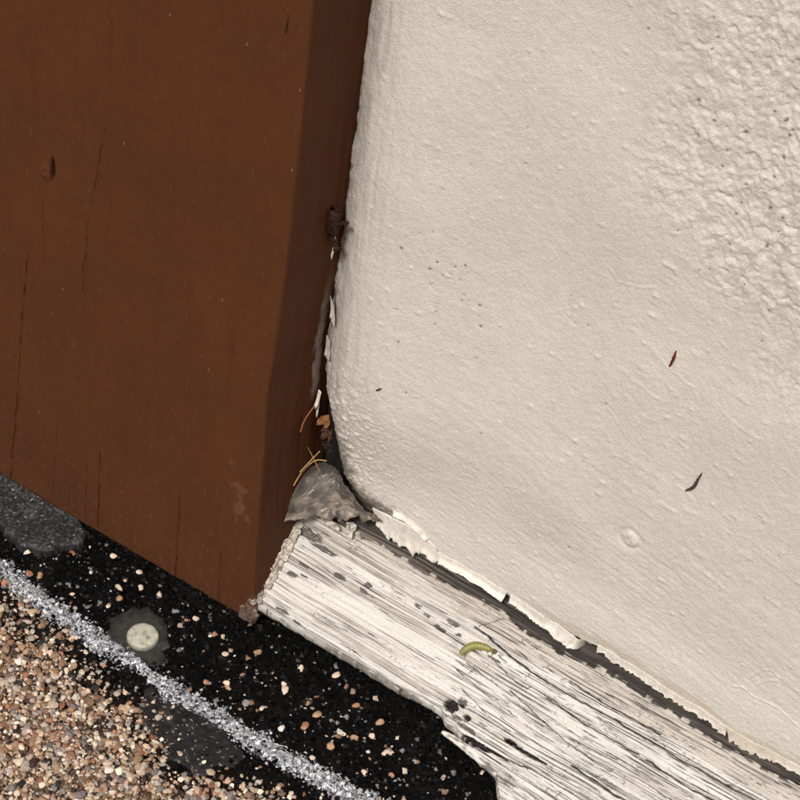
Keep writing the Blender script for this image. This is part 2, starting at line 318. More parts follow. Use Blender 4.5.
# grey chunk of roofing felt poking out from under the post at far left
out = np.array([(-160, -14), (-100, -14), (-86, -20), (-68.5, -31.5), (-66.7, -36.3), (-73.8, -46.5), (-80.6, -49.0), (-91.5, -48.6), (-104.6, -46.0), (-135, -44), (-165, -40)])
bx = np.linspace(-165, -64, 280); by = np.linspace(-52, -12, 120); X, Y = np.meshgrid(bx, by)
def inside(X, Y, poly):
    r_ = np.zeros(X.shape, bool)
    for (ax, ay), (bx_, by_) in zip(poly, np.roll(poly, -1, 0)):
        r_ ^= ((ay > Y) != (by_ > Y)) & (X < (bx_-ax)*(Y-ay)/(by_-ay+1e-12)+ax)
    return r_
ins = inside(X, Y, out); dd = segdist(X, Y, list(map(tuple, out))+[tuple(out[0])])*np.where(ins, 1, -1)+1.5*fbm(X/5, Y/5, 4, 51)
Z = np.where(dd > 0, 3.4-1.2*np.exp(-np.maximum(dd, 0)/0.8)+0.03*(Y+30)+0.35*fbm(X/12, Y/12, 2, 52)+0.35*np.abs(fbm(X/1.5, Y/1.5, 3, 53)), np.maximum(-1.5, 2.2+dd*6))
c = np.full(X.shape+(3,), 1.0)*np.array([0.022, 0.0215, 0.021]); c = mix(c, [0.085, 0.083, 0.08], sm(-0.1, 0.6, fbm(X/1.2, Y/1.2, 4, 54)+0.5*fbm(X/8, Y/8, 2, 56))*0.8); c = mix(c, [0.5, 0.46, 0.40], (fbm(X/1.0, Y/1.0, 2, 55) > 0.80)*0.8); c = mix(c, [0.015]*3, (dd < 0.3)*0.8)
tag(link(grid_mesh('felt_chunk', np.stack([X, Y, Z], -1), c), 'felt_chunk', M_tarseal), 'dark grey rough slab of roofing felt tucked under the brown post', 'felt chunk')

# ================================================================= PLINTH behind the sill
def box_mesh(name, x0, x1, y0, y1, z0, z1):
    V = [(x, y, z) for x in (x0, x1) for y in (y0, y1) for z in (z0, z1)]
    return raw_mesh(name, V, [(0, 1, 3, 2), (4, 6, 7, 5), (0, 4, 5, 1), (2, 3, 7, 6), (0, 2, 6, 4), (1, 5, 7, 3)], smooth=False)
tag(link(box_mesh('plinth', -1500, 1500, 4, 60, -10, 33), 'plinth', M_plinth), 'black tarred plinth in the shade underneath the white sill', 'plinth')

# ================================================================= STUCCO WALL
EDGE = [(-0.5, 101), (1.2, 96), (3.0, 90.5), (4.8, 83.1), (6.0, 74.2), (7.4, 66.0), (10.0, 59.2), (14, 54.2), (18, 51.8), (23.7, 50.7), (32.7, 50.7), (42.7, 47.8), (50.6, 45.5), (60, 45.9), (71.5, 45.6), (81.2, 44.2), (89.4, 44.3), (96.2, 43.5), (110.6, 45.3), (124.2, 44.6), (133.2, 43.3), (142, 42.3), (147.4, 43), (155.8, 40.3), (161.8, 38.2), (172.6, 41.0), (181.3, 41.4), (210, 41.5), (260, 42), (1600, 42)]
ex, ez = np.array(EDGE).T
xs = np.concatenate([far(-1.2, -1500, 8, 2)[::-1], [-1.2], np.linspace(-0.6, 202, 530), far(202, 1500, 16)])
zs = np.concatenate([[33, 34.5], np.linspace(36, 100, 180), np.linspace(100.45, 330, 440), far(330, 2300, 18)])
X, Z = np.meshgrid(xs, zs)
fade = 1-sm(210, 330, np.maximum(X, Z-110))
d = np.full(X.shape, 60.0); near = (Z < 130) & (X > -2)
d[near] = segdist(X[near], Z[near], EDGE)
below = Z < np.interp(X, ex, ez)
d = np.where(below, -d, d)
jag = 0.55*fbm(X/5, Z/30, 3, 60)+(1.1*np.round(2.5*perlin(X/4.2, X*0+1.7, 61))/2.5+0.8*(((X*0.21+perlin(X/9, X*0, 58)) % 1)-0.5))*sm(45, 80, X)
d = d+jag*np.exp(-np.abs(d)/3)
upper = sm(62, 105, Z)
# broad form
y = -1.2*upper - 4.4*upper*np.exp(-((X-17)/26)**2) + 0.9*fbm(X/70, Z/70, 2, 62)*fade
y += 0.6*sm(60, 42, Z) - 0.5*np.exp(-((Z-60)/14)**2)*sm(50, 90, X)
y += upper*(5.2*np.exp(-np.maximum(X, 0)/8.0)+0.9*np.exp(-np.maximum(X, 0)/2.0)*(0.2+1.6*fbm(X/5, Z/10, 3, 75)))   # roll-back into the post
R = 3.2+2.5*(1-upper)*sm(40, 10, X); y += np.where((d < R) & (d >= 0), R-np.sqrt(np.maximum(0, R*R-(R-np.clip(d, 0, R))**2)), 0)*(0.8-0.62*sm(20, 30, X))
relief = np.zeros_like(y)                                  # outward relief, mm
relief += 0.075*fbm(X/1.3, Z/1.8, 3, 63)+0.08*fbm(X/5, Z/7, 3, 64)
low = sm(175, 95, Z)*sm(15, 40, X); a = math.radians(-14)
U_, V_ = X*math.cos(a)+Z*math.sin(a), -X*math.sin(a)+Z*math.cos(a)
relief += low*(0.5+0.5*sm(-.3, .4, fbm(X/35, Z/35, 2, 76)))*(0.11*fbm(U_/14+0.8*fbm(X/20, Z/20, 2, 77), V_/2.4, 3, 65)+0.08*fbm(U_/40, V_/7, 2, 66))
relief += sm(45, 12, X)*upper*0.20*fbm(X/2.6, Z/32, 3, 67)
# trowel ridges scattered over the right half
rd = fbm(U_/9, V_/3.2, 3, 68); relief += sm(0.4, 0.9, rd)*0.14*sm(60, 110, X)*sm(60, 120, Z)
# coarse hand-thrown patch, upper right
rough = sm(-14, 40, X-84+16*fbm(X/22, Z/22, 3, 70)-1.25*np.maximum(0, 236-Z))*fade
lump = fbm(X/5.0, Z/7.5, 4, 69, 0.62)
relief += rough*(0.50*np.maximum(lump, -0.3)+0.28*np.abs(fbm(X/2.4, Z/3.4, 4, 71, .6))-0.35*sm(0.25, 0.6, fbm(X/2.4, Z/2.4, 2, 72)))
relief += sm(42, 6, X)*sm(135, 85, Z)*0.8*np.abs(fbm(X/3, Z/3.6, 4, 73, .6))
dirt = np.zeros_like(y)
def stamp(cx, cz, rad):
    i0, i1 = np.searchsorted(zs, [cz-rad, cz+rad]); j0, j1 = np.searchsorted(xs, [cx-rad, cx+rad]); return slice(i0, i1), slice(j0, j1)
for k in range(420):
    cx, cz = rng.uniform(4, 195), rng.uniform(52, 322); rad = rng.uniform(0.35, 1.0)*(1.25 if cx > 70 else 1); s = stamp(cx, cz, rad*3)
    ax, q = rng.uniform(0.7, 1.6), (X[s]-cx)
    gss = np.exp(-((q/ax)**2+(Z[s]-cz)**2)/(rad*0.7)**2); relief[s] += gss*rng.uniform(0.12, 0.45)
for k in range(150):
    cx, cz = rng.uniform(6, 195), rng.uniform(50, 322)
    if k < 60: cx, cz = rng.normal(132, 20), rng.normal(262, 24)
    if 60 <= k < 85: cx, cz = rng.normal(38, 7), rng.normal(168, 14)
    rad = rng.uniform(0.2, 0.55)*(1.0 if k < 85 else 0.75); s = stamp(cx, cz, rad*3); gss = np.exp(-((X[s]-cx)**2+(Z[s]-cz)**2)/(rad*0.8)**2)
    relief[s] -= gss*0.5; dirt[s] = np.maximum(dirt[s], gss*(1.15 if rng.random() < 0.5 or k < 60 else 0.4))
# filled nail head showing through the paint
rn = np.hypot((X-112), (Z-103.5)*0.9); relief += 0.45*np.exp(-(rn/2.6)**6)*(1+0.5*(X-112)/2.7+0.4*fbm(X/1.5, Z/1.5, 2, 78))-0.30*np.exp(-((rn-3.6)/0.8)**2)+0.12*np.exp(-((rn-2.4)/0.4)**2)*(X > 111)-0.2*np.exp(-(np.hypot(X-108, Z-104)/4)**2)
# curved scuffs, lower right
for pts, amp in (([(156, 64), (159, 66.5), (163, 65), (172, 66), (181, 62)], 0.32), ([(160, 72), (163, 79), (166, 81), (169, 79.5)], 0.30), ([(163, 71), (166, 76), (169, 78)], 0.28), ([(86, 205), (90, 201), (97, 203), (101, 206)], 0.3), ([(107, 181), (113, 178), (120, 177)], 0.28), ([(96, 152), (104, 144), (112, 140)], 0.25), ([(128, 137), (133, 131), (141, 129), (150, 132)], 0.16)):
    dd = segdist(X, Z, pts)+0.3*fbm(X/3, Z/3, 2, 74); amp *= 0.6 if pts[0][0] > 150 else 0.42; relief += amp*np.exp(-(dd/0.45)**2)-0.5*amp*np.exp(-((dd-0.8)/0.5)**2)
y -= relief*np.clip(d/2.0, 0, 1)*fade
# below / beside the edge: drop into the dark cavity
cav = (d < 0); y = np.where(cav, y+R*0.6+np.minimum(-d*5, 13), y); y = np.where(X < -1, 8, y)
# colour
c = np.full(X.shape+(3,), 1.0)*np.array([0.65, 0.615, 0.55])
c = c*(1+0.05*fbm(X/40, Z/40, 3, 80)+0.035*fbm(X/4, Z/4, 3, 81))[..., None]
c = mix(c, [0.71, 0.69, 0.63], sm(30, 4, np.abs(d-13)+3*fbm(X/20, Z/8, 2, 82))*sm(15, 40, X)*0.75)
c = mix(c, [0.50, 0.405, 0.305], sm(3.4, 0.6, np.abs(d-4.0)+2.0*fbm(X/9, Z/2.5, 3, 83))*sm(78, 95, X)*0.55)
c = mix(c, [0.72, 0.68, 0.60], sm(1.3, 0.2, d)*sm(45, 60, X)*0.8)
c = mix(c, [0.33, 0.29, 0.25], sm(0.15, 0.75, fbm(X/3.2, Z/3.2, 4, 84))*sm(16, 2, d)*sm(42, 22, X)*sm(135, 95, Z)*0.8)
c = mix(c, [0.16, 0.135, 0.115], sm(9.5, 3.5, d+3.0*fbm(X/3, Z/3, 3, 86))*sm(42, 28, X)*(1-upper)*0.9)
c = mix(c, [0.36, 0.325, 0.285], sm(12, 0, X+3.5*fbm(X/3, Z/9, 3, 85))*upper*0.7); c = mix(c, [0.10, 0.085, 0.075], sm(1.0, 0.0, X+1.8*fbm(X/2, Z/7, 3, 87))*upper*0.7)  # darker towards the post: grime plus the corner's soft shade painted in
c = mix(c, [0.36, 0.31, 0.26], rough*sm(-0.15, -0.5, lump)*0.30)
c = mix(c, [0.055, 0.045, 0.04], np.clip(dirt*1.25, 0, 1))
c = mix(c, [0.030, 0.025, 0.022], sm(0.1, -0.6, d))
wall = empty('stucco_wall', (0, 0, 42)); tag(wall, 'cream painted stucco wall with rough upper patch and peeling bottom edge', 'wall')
child(grid_mesh('stucco', np.stack([X, y, Z], -1), c), 'stucco_face', M_stucco, wall)
YW = y; XS, ZS = xs, zs
def wall_y(px, pz): return YW[np.clip(np.searchsorted(ZS, pz), 0, len(ZS)-1), np.clip(np.searchsorted(XS, px), 0, len(XS)-1)]

# peeling paint flakes hanging from the wall's lower edge
def flake(top, bot, lift, curl, seed, base=(0.70, 0.66, 0.585), rows=14, cols=110, y0=None, ragged=0.5, thick=0.30):
    T = np.array(top, float); B = np.array(bot, float); t = np.linspace(0, 1, cols)
    def re(P):
        s = np.concatenate([[0], np.cumsum(np.hypot(*np.diff(P, axis=0).T))]); s /= s[-1]; return np.stack([np.interp(t, s, P[:, 0]), np.interp(t, s, P[:, 1])], 1)
    L_ = np.hypot(*(T[-1]-T[0])); T, B = re(T), re(B); B = B+ragged*np.stack([0.5*fbm(t*5, t*0+seed, 3, seed), fbm(t*6, t*0+seed+5, 4, seed+1)+0.8*(((t*L_/2.6+perlin(t*4, t*0, seed)) % 1)-0.5)*np.round(1+perlin(t*7, t*0+2, seed))], 1)
    r_ = np.linspace(0, 1, rows)[:, None, None]; P = T[None]*(1-r_)+B[None]*r_
    s = np.linspace(0, 1, rows)[:, None]+0*t[None]
    w0 = np.array([float(wall_y(a_, b_+1.2)) for a_, b_ in T]); w0 = np.convolve(np.pad(w0, 6, 'edge'), np.ones(13)/13, 'valid')
    yy = (w0-0.05 if y0 is None else y0+0*w0)[None]-lift*s**1.5-curl*np.maximum(0, s-0.55)**2*4+0.25*s*fbm(P[..., 0]/5, P[..., 1]/5, 2, seed+2)
    zz = P[..., 1]+curl*np.maximum(0, s-0.6)**2*1.5
    C = np.full(P.shape[:2]+(3,), 1.0)*np.array(base)*(1+0.10*fbm(P[..., 0]/4, P[..., 1]/4, 3, seed+4))[..., None]
    C = mix(C, [0.42, 0.34, 0.26], sm(0.1, 0.8, fbm(P[..., 0]/2.5, P[..., 1]/2.5, 3, seed+6))*0.35)
    o = child(grid_mesh('paint_flake', np.stack([P[..., 0], yy, zz], -1), C), 'paint_flake', M_flake, wall)
    m = o.modifiers.new('thickness', 'SOLIDIFY'); m.thickness = thick*MM; m.offset = 0
    return o
flake([(23.5, 52.5), (28.9, 53.2), (34.6, 53.4), (41.2, 53.2), (48, 50)], [(26.5, 46.5), (29.5, 44.0), (34.5, 43.2), (41, 43.0), (50.5, 45.2)], 0.5, 0.9, 301, ragged=2.0)
flake([(31, 57.0), (36, 57.4), (41, 55.4), (45.5, 52.4)], [(32, 55.8), (36.5, 56.0), (41, 54.0), (44.5, 51.2)], 0.7, 1.0, 306, ragged=0.3)
flake([(90.5, 46.0), (95.2, 46.3), (101.3, 45.0), (110.5, 38.6)], [(91.1, 42.6), (95.1, 41.4), (100.4, 39.4), (110.0, 37.4)], 1.0, 0.8, 311, ragged=1.0)
flake([(49.0, 48.0), (58.4, 48.4), (66.0, 48.2), (75.6, 47.2)], [(50.6, 44.6), (58.6, 45.2), (66.3, 44.9), (75.2, 43.6)], 0.6, 1.8, 317, ragged=0.35)
flake([(77.0, 47.2), (83.2, 47.0), (87.1, 46.8), (91.5, 45.6)], [(77.4, 44.4), (83.0, 43.2), (86.6, 42.2), (91.3, 41.4)], 0.5, 0.9, 322, ragged=0.7)
flake([(157.7, 43.6), (167.2, 43.4), (176.6, 44.4)], [(160.3, 38.4), (167.7, 38.2), (176.4, 40.8)], 0.4, 0.3, 327, ragged=1.2, base=(0.62, 0.56, 0.47))
flake([(110, 47.6), (118, 47.2), (127, 46.8), (134, 45.6)], [(110.5, 44.4), (118, 43.6), (127, 43.2), (134, 42.2)], 0.25, 0.3, 361, ragged=1.1, base=(0.68, 0.64, 0.57))
flake([(133.5, 45.6), (141, 44.8), (148, 45.2), (158, 43.2)], [(133.5, 42.6), (141, 41.2), (148, 41.4), (158.5, 39.4)], 0.25, 0.35, 367, ragged=1.2, base=(0.66, 0.61, 0.53))
flake([(175.5, 44.2), (186, 43.8), (196, 44), (208, 43.8)], [(175.5, 40.8), (186, 40.3), (196, 40.6), (208, 40.2)], 0.25, 0.35, 373, ragged=1.2, base=(0.66, 0.61, 0.53))
# paint chips along the joint with the post
flake([(0.5, 97.5), (1.6, 97)], [(0.5, 90.5), (1.0, 90)], 0.6, 0.8, 345, y0=-3.2, cols=24, ragged=1.2)
flake([(0.4, 94.0), (1.0, 93)], [(0.9, 86.5), (1.3, 86.5)], 0.9, 0.3, 348, y0=-2.6, cols=24, ragged=1.0, base=(0.6, 0.55, 0.47))
flake([(0.3, 139), (2.0, 135)], [(1.6, 131.5), (3.4, 128)], 0.6, 0.8, 351, y0=-1.9, cols=24, ragged=0.8, base=(0.50, 0.46, 0.40))
flake([(0.2, 121), (1.8, 119)], [(0.8, 113), (2.4, 111)], 0.5, 0.6, 354, y0=-1.4, cols=24, ragged=0.8, base=(0.42, 0.38, 0.33))
flake([(0.3, 166), (0.9, 165)], [(0.3, 158), (0.6, 157)], 0.5, 0.3, 357, y0=-3.4, cols=20, ragged=0.6)

# ================================================================= SILL BOARD
CY, CZ = 0.79718, 0.60375                                   # slope direction of the weathered top
us = np.concatenate([np.linspace(-0.8, 206, 640), far(206, 1500, 14)])
VF = np.array([(-5, 0.3), (40, 0.1), (58, -0.4), (66, 0.7), (73.5, 0.3), (75.2, -0.8), (76.6, -1.8), (80.5, -2.2), (82, -3.0), (84, -3.6), (86, -4.2), (89, -5.6), (93, -7.2), (97, -7.4), (99.5, -8.6), (101.2, -11), (102.6, -13.0), (104.5, -15.5), (112, -16), (2000, -16)])
vf = np.interp(us, VF[:, 0], VF[:, 1])+0.25*fbm(us/4, us*0, 3, 90)*1.0+0.35*fbm(us/9, us*0+4, 3, 91)*sm(60, 100, us)
tt = np.linspace(0, 1, 380)
U = np.broadcast_to(us[None], (380, len(us))); V = vf[None]+tt[:, None]*(50-vf[None])
fade = 1-sm(210, 300, U)
right = sm(45, 95, U)
warp = 1.3*fbm(U/80, V/20, 2, 92)+0.16*fbm(U/14, V/6, 2, 93)
W = V+warp+0.012*U
h = np.zeros_like(U)
gr_ = perlin(U/120, W/1.15, 94)+0.5*perlin(U/60, W/0.6, 95); h += (0.85-0.5*right)*gr_*fade
h += 0.10*fbm(U/7, W/0.9, 3, 96)*fade
# grain cracks: zero lines of long stretched noise, width measured in mm across the grain
crack = np.zeros_like(U)
dv = (V[1:2]-V[0:1])
def lines(su, sv, seed, wid, amt):
    n_ = perlin(U/su, W/sv, seed)+0.35*perlin(U/(su*0.3), W/(sv*0.7), seed+1)*0.7
    gv = np.abs(np.gradient(n_, axis=0)/np.maximum(dv, 0.02))
    dist = np.abs(n_)/np.maximum(gv, 0.12)
    return np.exp(-(dist/wid)**2)*amt*sm(0.18, 0.55, gv)
cov = sm(-0.25, 0.35, fbm(U/22, V/4, 3, 99)+0.55*right-0.45)
crack = np.maximum(crack, lines(160, 2.4, 100, 0.12, cov))
crack = np.maximum(crack, lines(120, 1.3, 103, 0.085, sm(0.0, 0.5, fbm(U/15, V/3, 3, 106)+0.75*right-0.55)))
crack = np.maximum(crack, 0.75*lines(70, 0.75, 108, 0.075, sm(0.1, 0.6, fbm(U/9, V/2, 3, 111)+0.6*right-0.5)))
EXPL = [([(70, 29.6), (78, 28.2), (86, 26.6), (95, 25.6), (108, 25.2), (124, 25.6), (150, 25.0), (190, 25.5)], 0.24), ([(71.7, 14.3), (81.6, 12.4), (90, 11.4), (97, 10.4)], 0.1), ([(80, 23.0), (88, 21.0), (95.0, 20.2), (96.0, 21.4)], 0.11), ([(73.2, 18.0), (82, 16.8), (92, 16.0)], 0.1), ([(90.3, 17.2), (104, 14), (116.2, 11.6), (132, 10.6)], 0.12), ([(76, 10), (84, 7.6), (93, 6.0), (97, 5.6)], 0.1), ([(77, 36.5), (71, 30)], 0.09), ([(106, 29.2), (122, 28.6), (140, 28.8)], 0.2), ([(88, -4.6), (100, -2.6), (108, -1.8)], 0.18), ([(140, 19.6), (152, 18.6), (166, 18.8)], 0.24), ([(120, 6.0), (136, 5), (160, 5.4)], 0.3), ([(102, 21.0), (118, 19.6), (137, 19.8)], 0.2)]
for pts, wd in EXPL:
    crack = np.maximum(crack, np.exp(-(segdist(U, V+0.35*fbm(U/4, V/2, 2, 113), pts)/wd)**2))
# short checks across the grain, only where the film is crazed
chk = perlin(U/5.5+0.4*perlin(U/3, W/1.0, 116), np.floor(W/1.25)*7.31, 117); gq = np.abs(np.gradient(chk, axis=1)/np.maximum(np.gradient(us)[None], 0.05))
crack = np.maximum(crack, np.exp(-((np.abs(chk)/np.maximum(gq, 0.03))/0.16)**2)*0.55*sm(0.35, 0.6, fbm(U/14, V/4, 2, 118)+0.25*right-0.1))
h -= 0.55*crack
# paint lost in patches
bare = sm(0.80, 0.86, fbm(U/16, W/0.7, 3, 120)+0.10*right)
for (pu, pv, ru, rv) in [(21.4, 21.9, 2.4, 1.3), (31.2, 24.0, 1.6, 1.0), (31.0, 21.6, 1.6, 1.0), (6.6, 14.6, 2.0, 1.1), (10.5, 16.0, 1.4, .6), (10.0, 2.6, 3.0, 1.0), (16, 1.5, 1.6, .6), (49.8, 26.1, 1.5, .9), (54, 24.8, 1.4, .7), (59.8, 23.2, 2.4, 1.0), (63.0, 26.8, 2.4, 1.2), (66.5, 24.5, 1.2, .9), (78.5, 6.2, 1.8, 1.5), (4.5, 29.0, 6.0, 2.6), (12, 27.0, 5.0, 1.2), (8.5, 19.0, 2.0, .6), (81, 23.4, 3.0, .5), (84, -0.5, 3.4, 0.8), (79.5, 0.8, 2.0, 1.0)]:
    ru, rv = ru*0.95, rv*0.75; q = ((U-pu)/ru)**4+((V-pv)/rv)**2; bare = np.maximum(bare, sm(1.02, 0.9, q+1.1*fbm(U/2.6, W/0.4, 3, 121)+0.6*gr_))
bare *= fade
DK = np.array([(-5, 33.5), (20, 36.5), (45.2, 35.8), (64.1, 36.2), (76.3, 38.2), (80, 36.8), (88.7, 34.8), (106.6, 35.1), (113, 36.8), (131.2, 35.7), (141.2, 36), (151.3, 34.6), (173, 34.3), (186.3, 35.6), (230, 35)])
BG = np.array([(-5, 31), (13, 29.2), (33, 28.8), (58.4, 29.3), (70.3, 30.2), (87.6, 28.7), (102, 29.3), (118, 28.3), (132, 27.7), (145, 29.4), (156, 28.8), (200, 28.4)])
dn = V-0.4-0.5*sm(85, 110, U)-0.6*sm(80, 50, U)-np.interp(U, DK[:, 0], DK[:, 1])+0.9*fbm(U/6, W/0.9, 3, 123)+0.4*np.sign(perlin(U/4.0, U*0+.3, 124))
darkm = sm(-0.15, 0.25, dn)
bn = V-np.interp(U, BG[:, 0], BG[:, 1])+0.8*fbm(U/9, W/1.2, 3, 125); beige = sm(-0.3, 0.4, bn)
h += 0.18*(1-np.maximum(bare, darkm))-0.15*beige*right
h += 0.30*sm(1.0, 0.0, np.abs(bn+0.5))*sm(70, 80, U)*sm(115, 95, U)
# rot holes near the broken front edge
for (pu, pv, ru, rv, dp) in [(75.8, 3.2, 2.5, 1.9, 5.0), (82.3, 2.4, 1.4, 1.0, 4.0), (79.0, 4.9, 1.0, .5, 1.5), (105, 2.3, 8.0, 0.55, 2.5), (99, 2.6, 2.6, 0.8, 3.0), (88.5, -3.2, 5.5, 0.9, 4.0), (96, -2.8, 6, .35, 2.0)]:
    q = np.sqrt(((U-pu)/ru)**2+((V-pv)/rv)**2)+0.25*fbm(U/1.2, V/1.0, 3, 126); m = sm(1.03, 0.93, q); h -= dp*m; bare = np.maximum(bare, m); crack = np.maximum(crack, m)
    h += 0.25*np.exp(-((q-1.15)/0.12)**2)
h += 2.0*np.exp(-np.maximum(U, 0)/3.5)*sm(8, 26, V)                  # paint heaped against the post
h -= 1.6*sm(1.6, 0.0, V-vf[None])**2                                 # worn front arris
# colour
c = np.full(U.shape+(3,), 1.0)*np.array([0.625, 0.605, 0.555])
c = c*(1+0.05*fbm(U/30, V/10, 3, 130)+0.07*fbm(U/12, W/0.7, 3, 131))[..., None]
c = mix(c, [0.36, 0.315, 0.27], sm(0.05, 0.75, -gr_+0.4*fbm(U/10, W/2, 2, 132))*(0.75-0.2*right))           # grime settled in the grooves, deepened to paint in ridge shading
c = mix(c, [0.50, 0.45, 0.39], beige*np.where(U > 62, 0.85, 0.45)); c = mix(c, [0.30, 0.245, 0.20], sm(0.1, 0.7, fbm(U/14, W/1.0, 3, 133))*sm(22, 33, V)*sm(80, 50, U)*0.6)
c = mix(c, np.array([0.085, 0.078, 0.072])*(1+0.9*perlin(U/9, W/0.22, 137))[..., None], np.clip(bare, 0, 1)*0.95)
c = mix(c, [0.020, 0.0145, 0.0125], darkm*(0.97-0.12*sm(0.2, 0.8, gr_)))  # bare dark wood, painted darker for the shadow under the wall lip
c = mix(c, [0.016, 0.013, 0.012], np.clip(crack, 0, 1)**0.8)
gv_ = np.abs(np.gradient(gr_, axis=0)/np.maximum(dv, 0.02)); groove = np.exp(-(np.abs(gr_+0.28)/np.maximum(gv_, 0.25)/0.22)**2)*(1-right*0.5)*sm(-.6, .1, fbm(U/25, W/2, 2, 136)); h -= 0.25*groove; c = mix(c, [0.25, 0.21, 0.175], groove*0.85)
c = mix(c, [0.016, 0.013, 0.012], np.clip(crack, 0, 1)**0.8)  # cracks dark inside; rot holes painted near-black for the shade in them
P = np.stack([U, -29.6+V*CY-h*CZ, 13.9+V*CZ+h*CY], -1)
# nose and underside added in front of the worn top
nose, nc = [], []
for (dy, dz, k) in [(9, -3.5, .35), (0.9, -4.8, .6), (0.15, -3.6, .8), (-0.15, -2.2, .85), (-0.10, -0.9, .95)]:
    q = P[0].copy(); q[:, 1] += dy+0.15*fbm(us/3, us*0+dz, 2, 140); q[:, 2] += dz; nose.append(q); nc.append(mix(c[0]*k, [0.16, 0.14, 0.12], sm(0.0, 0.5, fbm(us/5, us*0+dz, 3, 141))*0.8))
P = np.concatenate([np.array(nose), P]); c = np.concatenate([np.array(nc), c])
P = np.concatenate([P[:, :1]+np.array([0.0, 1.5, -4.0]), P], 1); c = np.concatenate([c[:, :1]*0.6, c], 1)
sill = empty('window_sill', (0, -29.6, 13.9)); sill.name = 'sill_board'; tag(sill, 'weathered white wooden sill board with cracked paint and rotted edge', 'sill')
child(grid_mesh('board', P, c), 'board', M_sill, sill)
# splinter hanging on below the rot, and chips of thick paint at the sill's end
def tube(name, pts, rad, mat_, parent=None, col=None, seg=10, sub=40, colfn=None, lump=0.0, seed=0):
    Pn = np.array(pts, float); t = np.linspace(0, len(Pn)-1, sub)
    i = np.clip(t.astype(int), 0, len(Pn)-2); f = (t-i)[:, None]
    g = lambda k: Pn[np.clip(i+k, 0, len(Pn)-1)]
    C = 0.5*((2*g(0))+(-g(-1)+g(1))*f+(2*g(-1)-5*g(0)+4*g(1)-g(2))*f**2+(-g(-1)+3*g(0)-3*g(1)+g(2))*f**3)
    T = np.gradient(C, axis=0); T /= np.linalg.norm(T, axis=1)[:, None]+1e-9
    up = np.array([0.13, -0.6, 0.79]); A = np.cross(T, up); A /= np.linalg.norm(A, axis=1)[:, None]+1e-9; B = np.cross(A, T)
    R = np.asarray(rad(np.linspace(0, 1, sub)) if callable(rad) else np.full(sub, rad)); an = np.linspace(0, 2*np.pi, seg, endpoint=False)
    Q = C[:, None]+R[:, None, None]*(np.cos(an)[None, :, None]*A[:, None]+np.sin(an)[None, :, None]*B[:, None])
    if lump: Q = Q+lump*fbm(Q[..., 0]/1.5+seed, Q[..., 1]/1.5+Q[..., 2], 3, seed)[..., None]
    i = np.arange(sub*seg).reshape(sub, seg); j = np.roll(i, -1, 1); F = np.stack([i[:-1], j[:-1], j[1:], i[1:]], -1).reshape(-1, 4)
    Cc = None
    if colfn is not None: Cc = colfn(np.broadcast_to(np.linspace(0, 1, sub)[:, None], (sub, seg)), np.broadcast_to(an[None], (sub, seg))).reshape(-1, 3)
    elif col is not None: Cc = np.tile(np.array(col), (sub*seg, 1))
    me = raw_mesh(name, Q.reshape(-1, 3), F, Cc)
    return child(me, name, mat_, parent) if parent else link(me, name, mat_)
def on_sill(u, v, hh=0.4): return (u, -29.6+v*CY-hh*CZ, 13.9+v*CZ+hh*CY)
tube('splinter', [on_sill(77.0, -5.6, -1.5), on_sill(82, -5.7, -1.3), on_sill(90, -6.6, -1.2), on_sill(100, -8.2, -1.4)], lambda t: 0.5+1.2*np.sqrt(t), M_sill, sill, seg=14, sub=60, lump=0.10, seed=7,
     colfn=lambda t, a: mix(np.full(t.shape+(3,), 1.0)*np.array([0.70, 0.67, 0.60]), [0.17, 0.155, 0.14], sm(-0.1, 0.4, fbm(t*4+3, a*1.5, 3, 150))))
for k in range(18):
    s_ = k/17; u0, v0 = -0.2+2.2*rng.random(), 0.5+28*s_
    n1, n2 = 10, 10; aa, bb = np.meshgrid(np.linspace(-1, 1, n1), np.linspace(-1, 1, n2)); sz = rng.uniform(0.45, 1.9); tl = rng.uniform(-0.9, 0.9)
    uu = u0+aa*sz*0.8+0.7*fbm(aa*1.4, bb*1.4, 2, 160+k); vv = v0+bb*sz*1.5+0.9*fbm(aa*1.4+5, bb*1.4, 2, 170+k); hh = 1.2+1.6*sm(4, 24, vv)+0.9*rng.random()*aa*aa+0.7*bb*rng.uniform(-1, 1)+tl*aa+0.4*fbm(aa*1.5, bb*1.5, 3, 180+k)-0.8*aa
    Pc = np.stack([np.maximum(uu, -0.3), -29.6+vv*CY-hh*CZ, 13.9+vv*CZ+hh*CY], -1)
    Cc = mix(np.full(uu.shape+(3,), 1.0)*np.array([0.64, 0.58, 0.49])*rng.uniform(0.6, 1.1), [0.26, 0.20, 0.15], sm(-0.1, 0.5, fbm(uu/1.2, vv/1.2, 3, 190+k))*0.8)
    o = child(grid_mesh('paint_chip', Pc, Cc), 'paint_chip', M_flake, sill); m = o.modifiers.new('thickness', 'SOLIDIFY'); m.thickness = 0.35*MM

